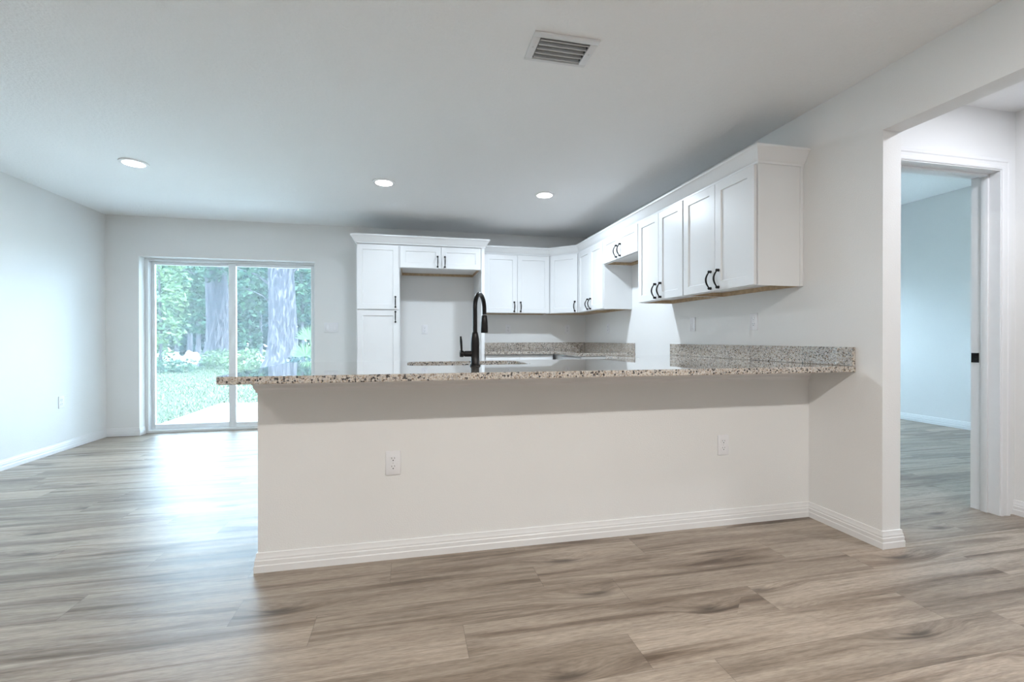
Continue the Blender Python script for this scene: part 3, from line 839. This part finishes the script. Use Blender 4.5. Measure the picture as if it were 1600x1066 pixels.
# the two big trunks
tree('oak_tree', 'large grey oak trunk behind the right patio door panel', X(440, 14), 14, 0.46, 5.2, [((-0.6, 0.4, 3.5), (0.9, 0.5, 0.5), 160), ((0.9, 0.2, 4.2), (0.8, 0.6, 0.7), 260)], M_LEAF1, 0.11, 0.006,
     branches=((2.6, -1.6, 0.4, 0.9, 0.05), (3.0, 1.3, 0.5, 1.2, 0.05), (2.0, -1.1, -0.2, 0.8, 0.03)))
tree('oak_tree', 'grey oak trunk behind the left patio door panel, beside its centre stile', X(340, 20), 20, 0.50, 5.4, [((0.2, -0.7, 4.4), (1.3, 0.5, 0.9), 450)], M_LEAF1, 0.12, 0.0,
     branches=((3.6, -2.6, 0.3, 0.4, 0.06), (3.0, 1.4, 0.5, 1.4, 0.05)))
# understory
def clump(u, Y, z, w, d, h, n): 
    return ((0, 0, z), (w, d, h), n)
spec = [
    # u, Y, label, material, size, clumps, trunk radius
    (250, 17, 'leafy young tree at the left edge of the patio door view', M_LEAF3, 0.10, [((0, 0, 2.6), (1.0, 0.8, 2.3), 1500)], 0.05),
    (275, 23.0, 'green understory tree left of the twin thin trunks', M_LEAF1, 0.14, [((0, 0, 3.6), (2.0, 0.9, 1.7), 1600), ((0.8, 0, 1.9), (1.3, 1, 0.5), 350)], 0.09),
    (296, 26.0, 'thin trunked tree with a leafy crown in the middle of the left door panel', M_LEAF1, 0.13, [((0, 0, 2.75), (1.2, 0.7, 0.45), 500), ((-.3, 0, 4.5), (1.9, 1.0, 0.9), 1000)], 0.13),
    (309, 28.4, 'thin trunked tree just right of its twin in the left door panel', M_LEAF1, 0.13, [((0.3, 0, 3.1), (1.3, 0.7, 0.6), 500), ((0, 0, 4.7), (1.8, 1.0, 0.9), 1000)], 0.13),
    (390, 18.2, 'green understory tree just right of the door stile', M_LEAF1, 0.11, [((0, 0, 3.4), (0.75, 0.7, 1.7), 1100), ((0, 0, 1.2), (0.5, 0.5, 0.8), 300)], 0.05),
    (407, 25, 'thin vine-hung tree between the door stile and the largest trunk', M_LEAF2, 0.12, [((0, 0, 4.0), (1.3, 0.9, 1.8), 1300)], 0.09),
    (474, 18, 'green tree right of the largest trunk', M_LEAF1, 0.12, [((0.2, 0, 3.4), (1.0, 0.9, 1.6), 1500)], 0.07),
]
for (u, Y, lab, mt, sz, cl, tr) in spec:
    br = [(random.uniform(1.4, 3.2), random.choice((-1, 1))*random.uniform(0.5, 1.3), random.uniform(-.2, .2), random.uniform(0.3, 1.0), tr*0.4) for _ in range(3)]
    tree('understory_tree', lab, X(u, Y), Y, tr, 4.2, cl, mt, sz, random.uniform(-0.02, 0.02), branches=br)
for (Y, us, w) in ((33, (225, 295, 365, 435, 505), 1.1), (37, (258, 328, 398, 468, 538), 1.25), (41, (225, 292, 359, 426, 493), 1.2), (45, (240, 305, 370, 435, 500), 1.4)):
    for u in us:
        o = tree('forest_tree', 'dark green forest tree in the dense woods at the back of the yard', X(u, Y), Y, 0.16, 5.5, [((0, 0, 3.7+(Y-33)*0.06), (w, 1.3, 3.9+(Y-33)*0.06), 1900)], M_LEAF2, 0.24)
        o['group'] = 'forest trees at the back of the yard'
for (u, Y, lab, n, w, h, mt) in [
    (347, 17.5, 'low green bush in front of the left oak trunk', 700, 0.8, 0.42, M_LEAF3),
    (268, 15.5, 'low green bush at the edge of the lawn behind the left door panel', 500, 1.0, 0.28, M_LEAF1),
    (388, 16.0, 'low green bush left of the largest trunk', 700, 0.9, 0.45, M_LEAF3),
    (240, 18.5, 'bright young bush at the far left of the door view', 500, 0.5, 0.8, M_LEAF3),
    (478, 12.5, 'low bush right of the largest trunk', 500, 0.6, 0.45, M_LEAF2)]:
    tree('bush', lab, X(u, Y), Y, 0, 0, [((0, 0, h*0.8), (w, 0.5, h), n)], mt, 0.07, trunk=False)

# sandy bank
def mound(label, u, Y, w, d, h):
    bm = bmesh.new(); nx, ny = 48, 16; g = {}
    for i in range(nx+1):
        for j in range(ny+1):
            a, b = i/nx*2-1, j/ny*2-1
            k = max(0, 1-abs(a)**6)*max(0, 1-b*b)
            z = h*k*(0.75+0.25*math.sin(a*9+1)+0.12*math.sin(a*23+b*7)) + random.uniform(-1, 1)*0.05*k
            g[i, j] = bm.verts.new((a*w, b*d, z-0.02))
    for i in range(nx):
        for j in range(ny): bm.faces.new([g[i, j], g[i+1, j], g[i+1, j+1], g[i, j+1]])
    mm = MB(); mm.bm.free(); mm.bm = bm
    return tag(mm.build('sand_bank', M_SAND, smooth=60, loc=(X(u, Y), Y, -0.07)), label, 'sand')
mound('bright sandy bank at the edge of the trees behind the left door panel', 258, 21.5, 1.5, 0.9, 0.72)
mound('bright sandy bank left of the largest trunk behind the right door panel', 395, 22.0, 1.0, 0.8, 0.6)

# palmetto by the right edge
t = thing('palmetto', 'bright green palmetto frond at the right edge of the patio door', 'plant', (X(497, 7.5), 7.5, -0.07))
for k, (ax, az) in enumerate(((-0.12, 1.12), (-0.22, 0.80), (0.12, 1.25), (0.0, 0.72))):
    m = MB(); tip = Vector((ax, 0.1*k-0.15, az))
    m.tube([(0, 0, 0), tip*0.5+Vector((0, 0, 0.1)), tip], [0.012, 0.009, 0.006], 6)
    for i in range(17):
        a = (i/16-0.5)*2.6 + math.atan2(tip.x, tip.z)*1.0
        dv = Vector((math.sin(a), 0.12*math.sin(i*2.1), math.cos(a)))*0.30
        sd = Vector((math.cos(a), 0.2, -math.sin(a)))*0.018
        m._add([tip, tip+dv*0.45+sd, tip+dv, tip+dv*0.45-sd], [(0, 1, 2, 3)])
    m.build('frond', M_LEAF3, t, smooth=0)

# grass
m = MB()
for _ in range(16000):
    y = 4.2+14*random.random()**1.5; x = X(random.uniform(215, 500), y)
    if -5.55 < x and y < 6.6: continue
    h = random.uniform(0.03, 0.07); a = random.uniform(0, PI); w = 0.004+0.0007*y
    dx, dy = math.cos(a)*w, math.sin(a)*w; lx, ly = random.gauss(0, 0.03), random.gauss(0, 0.03)
    m._add([(x-dx, y-dy, -0.072), (x+dx, y+dy, -0.072), (x+lx, y+ly, -0.07+h)], [(0, 1, 2)])
g = m.build('grass', M_GRASS, smooth=0); g['kind'] = 'stuff'; tag(g, 'grass blades of the back lawn', 'grass')
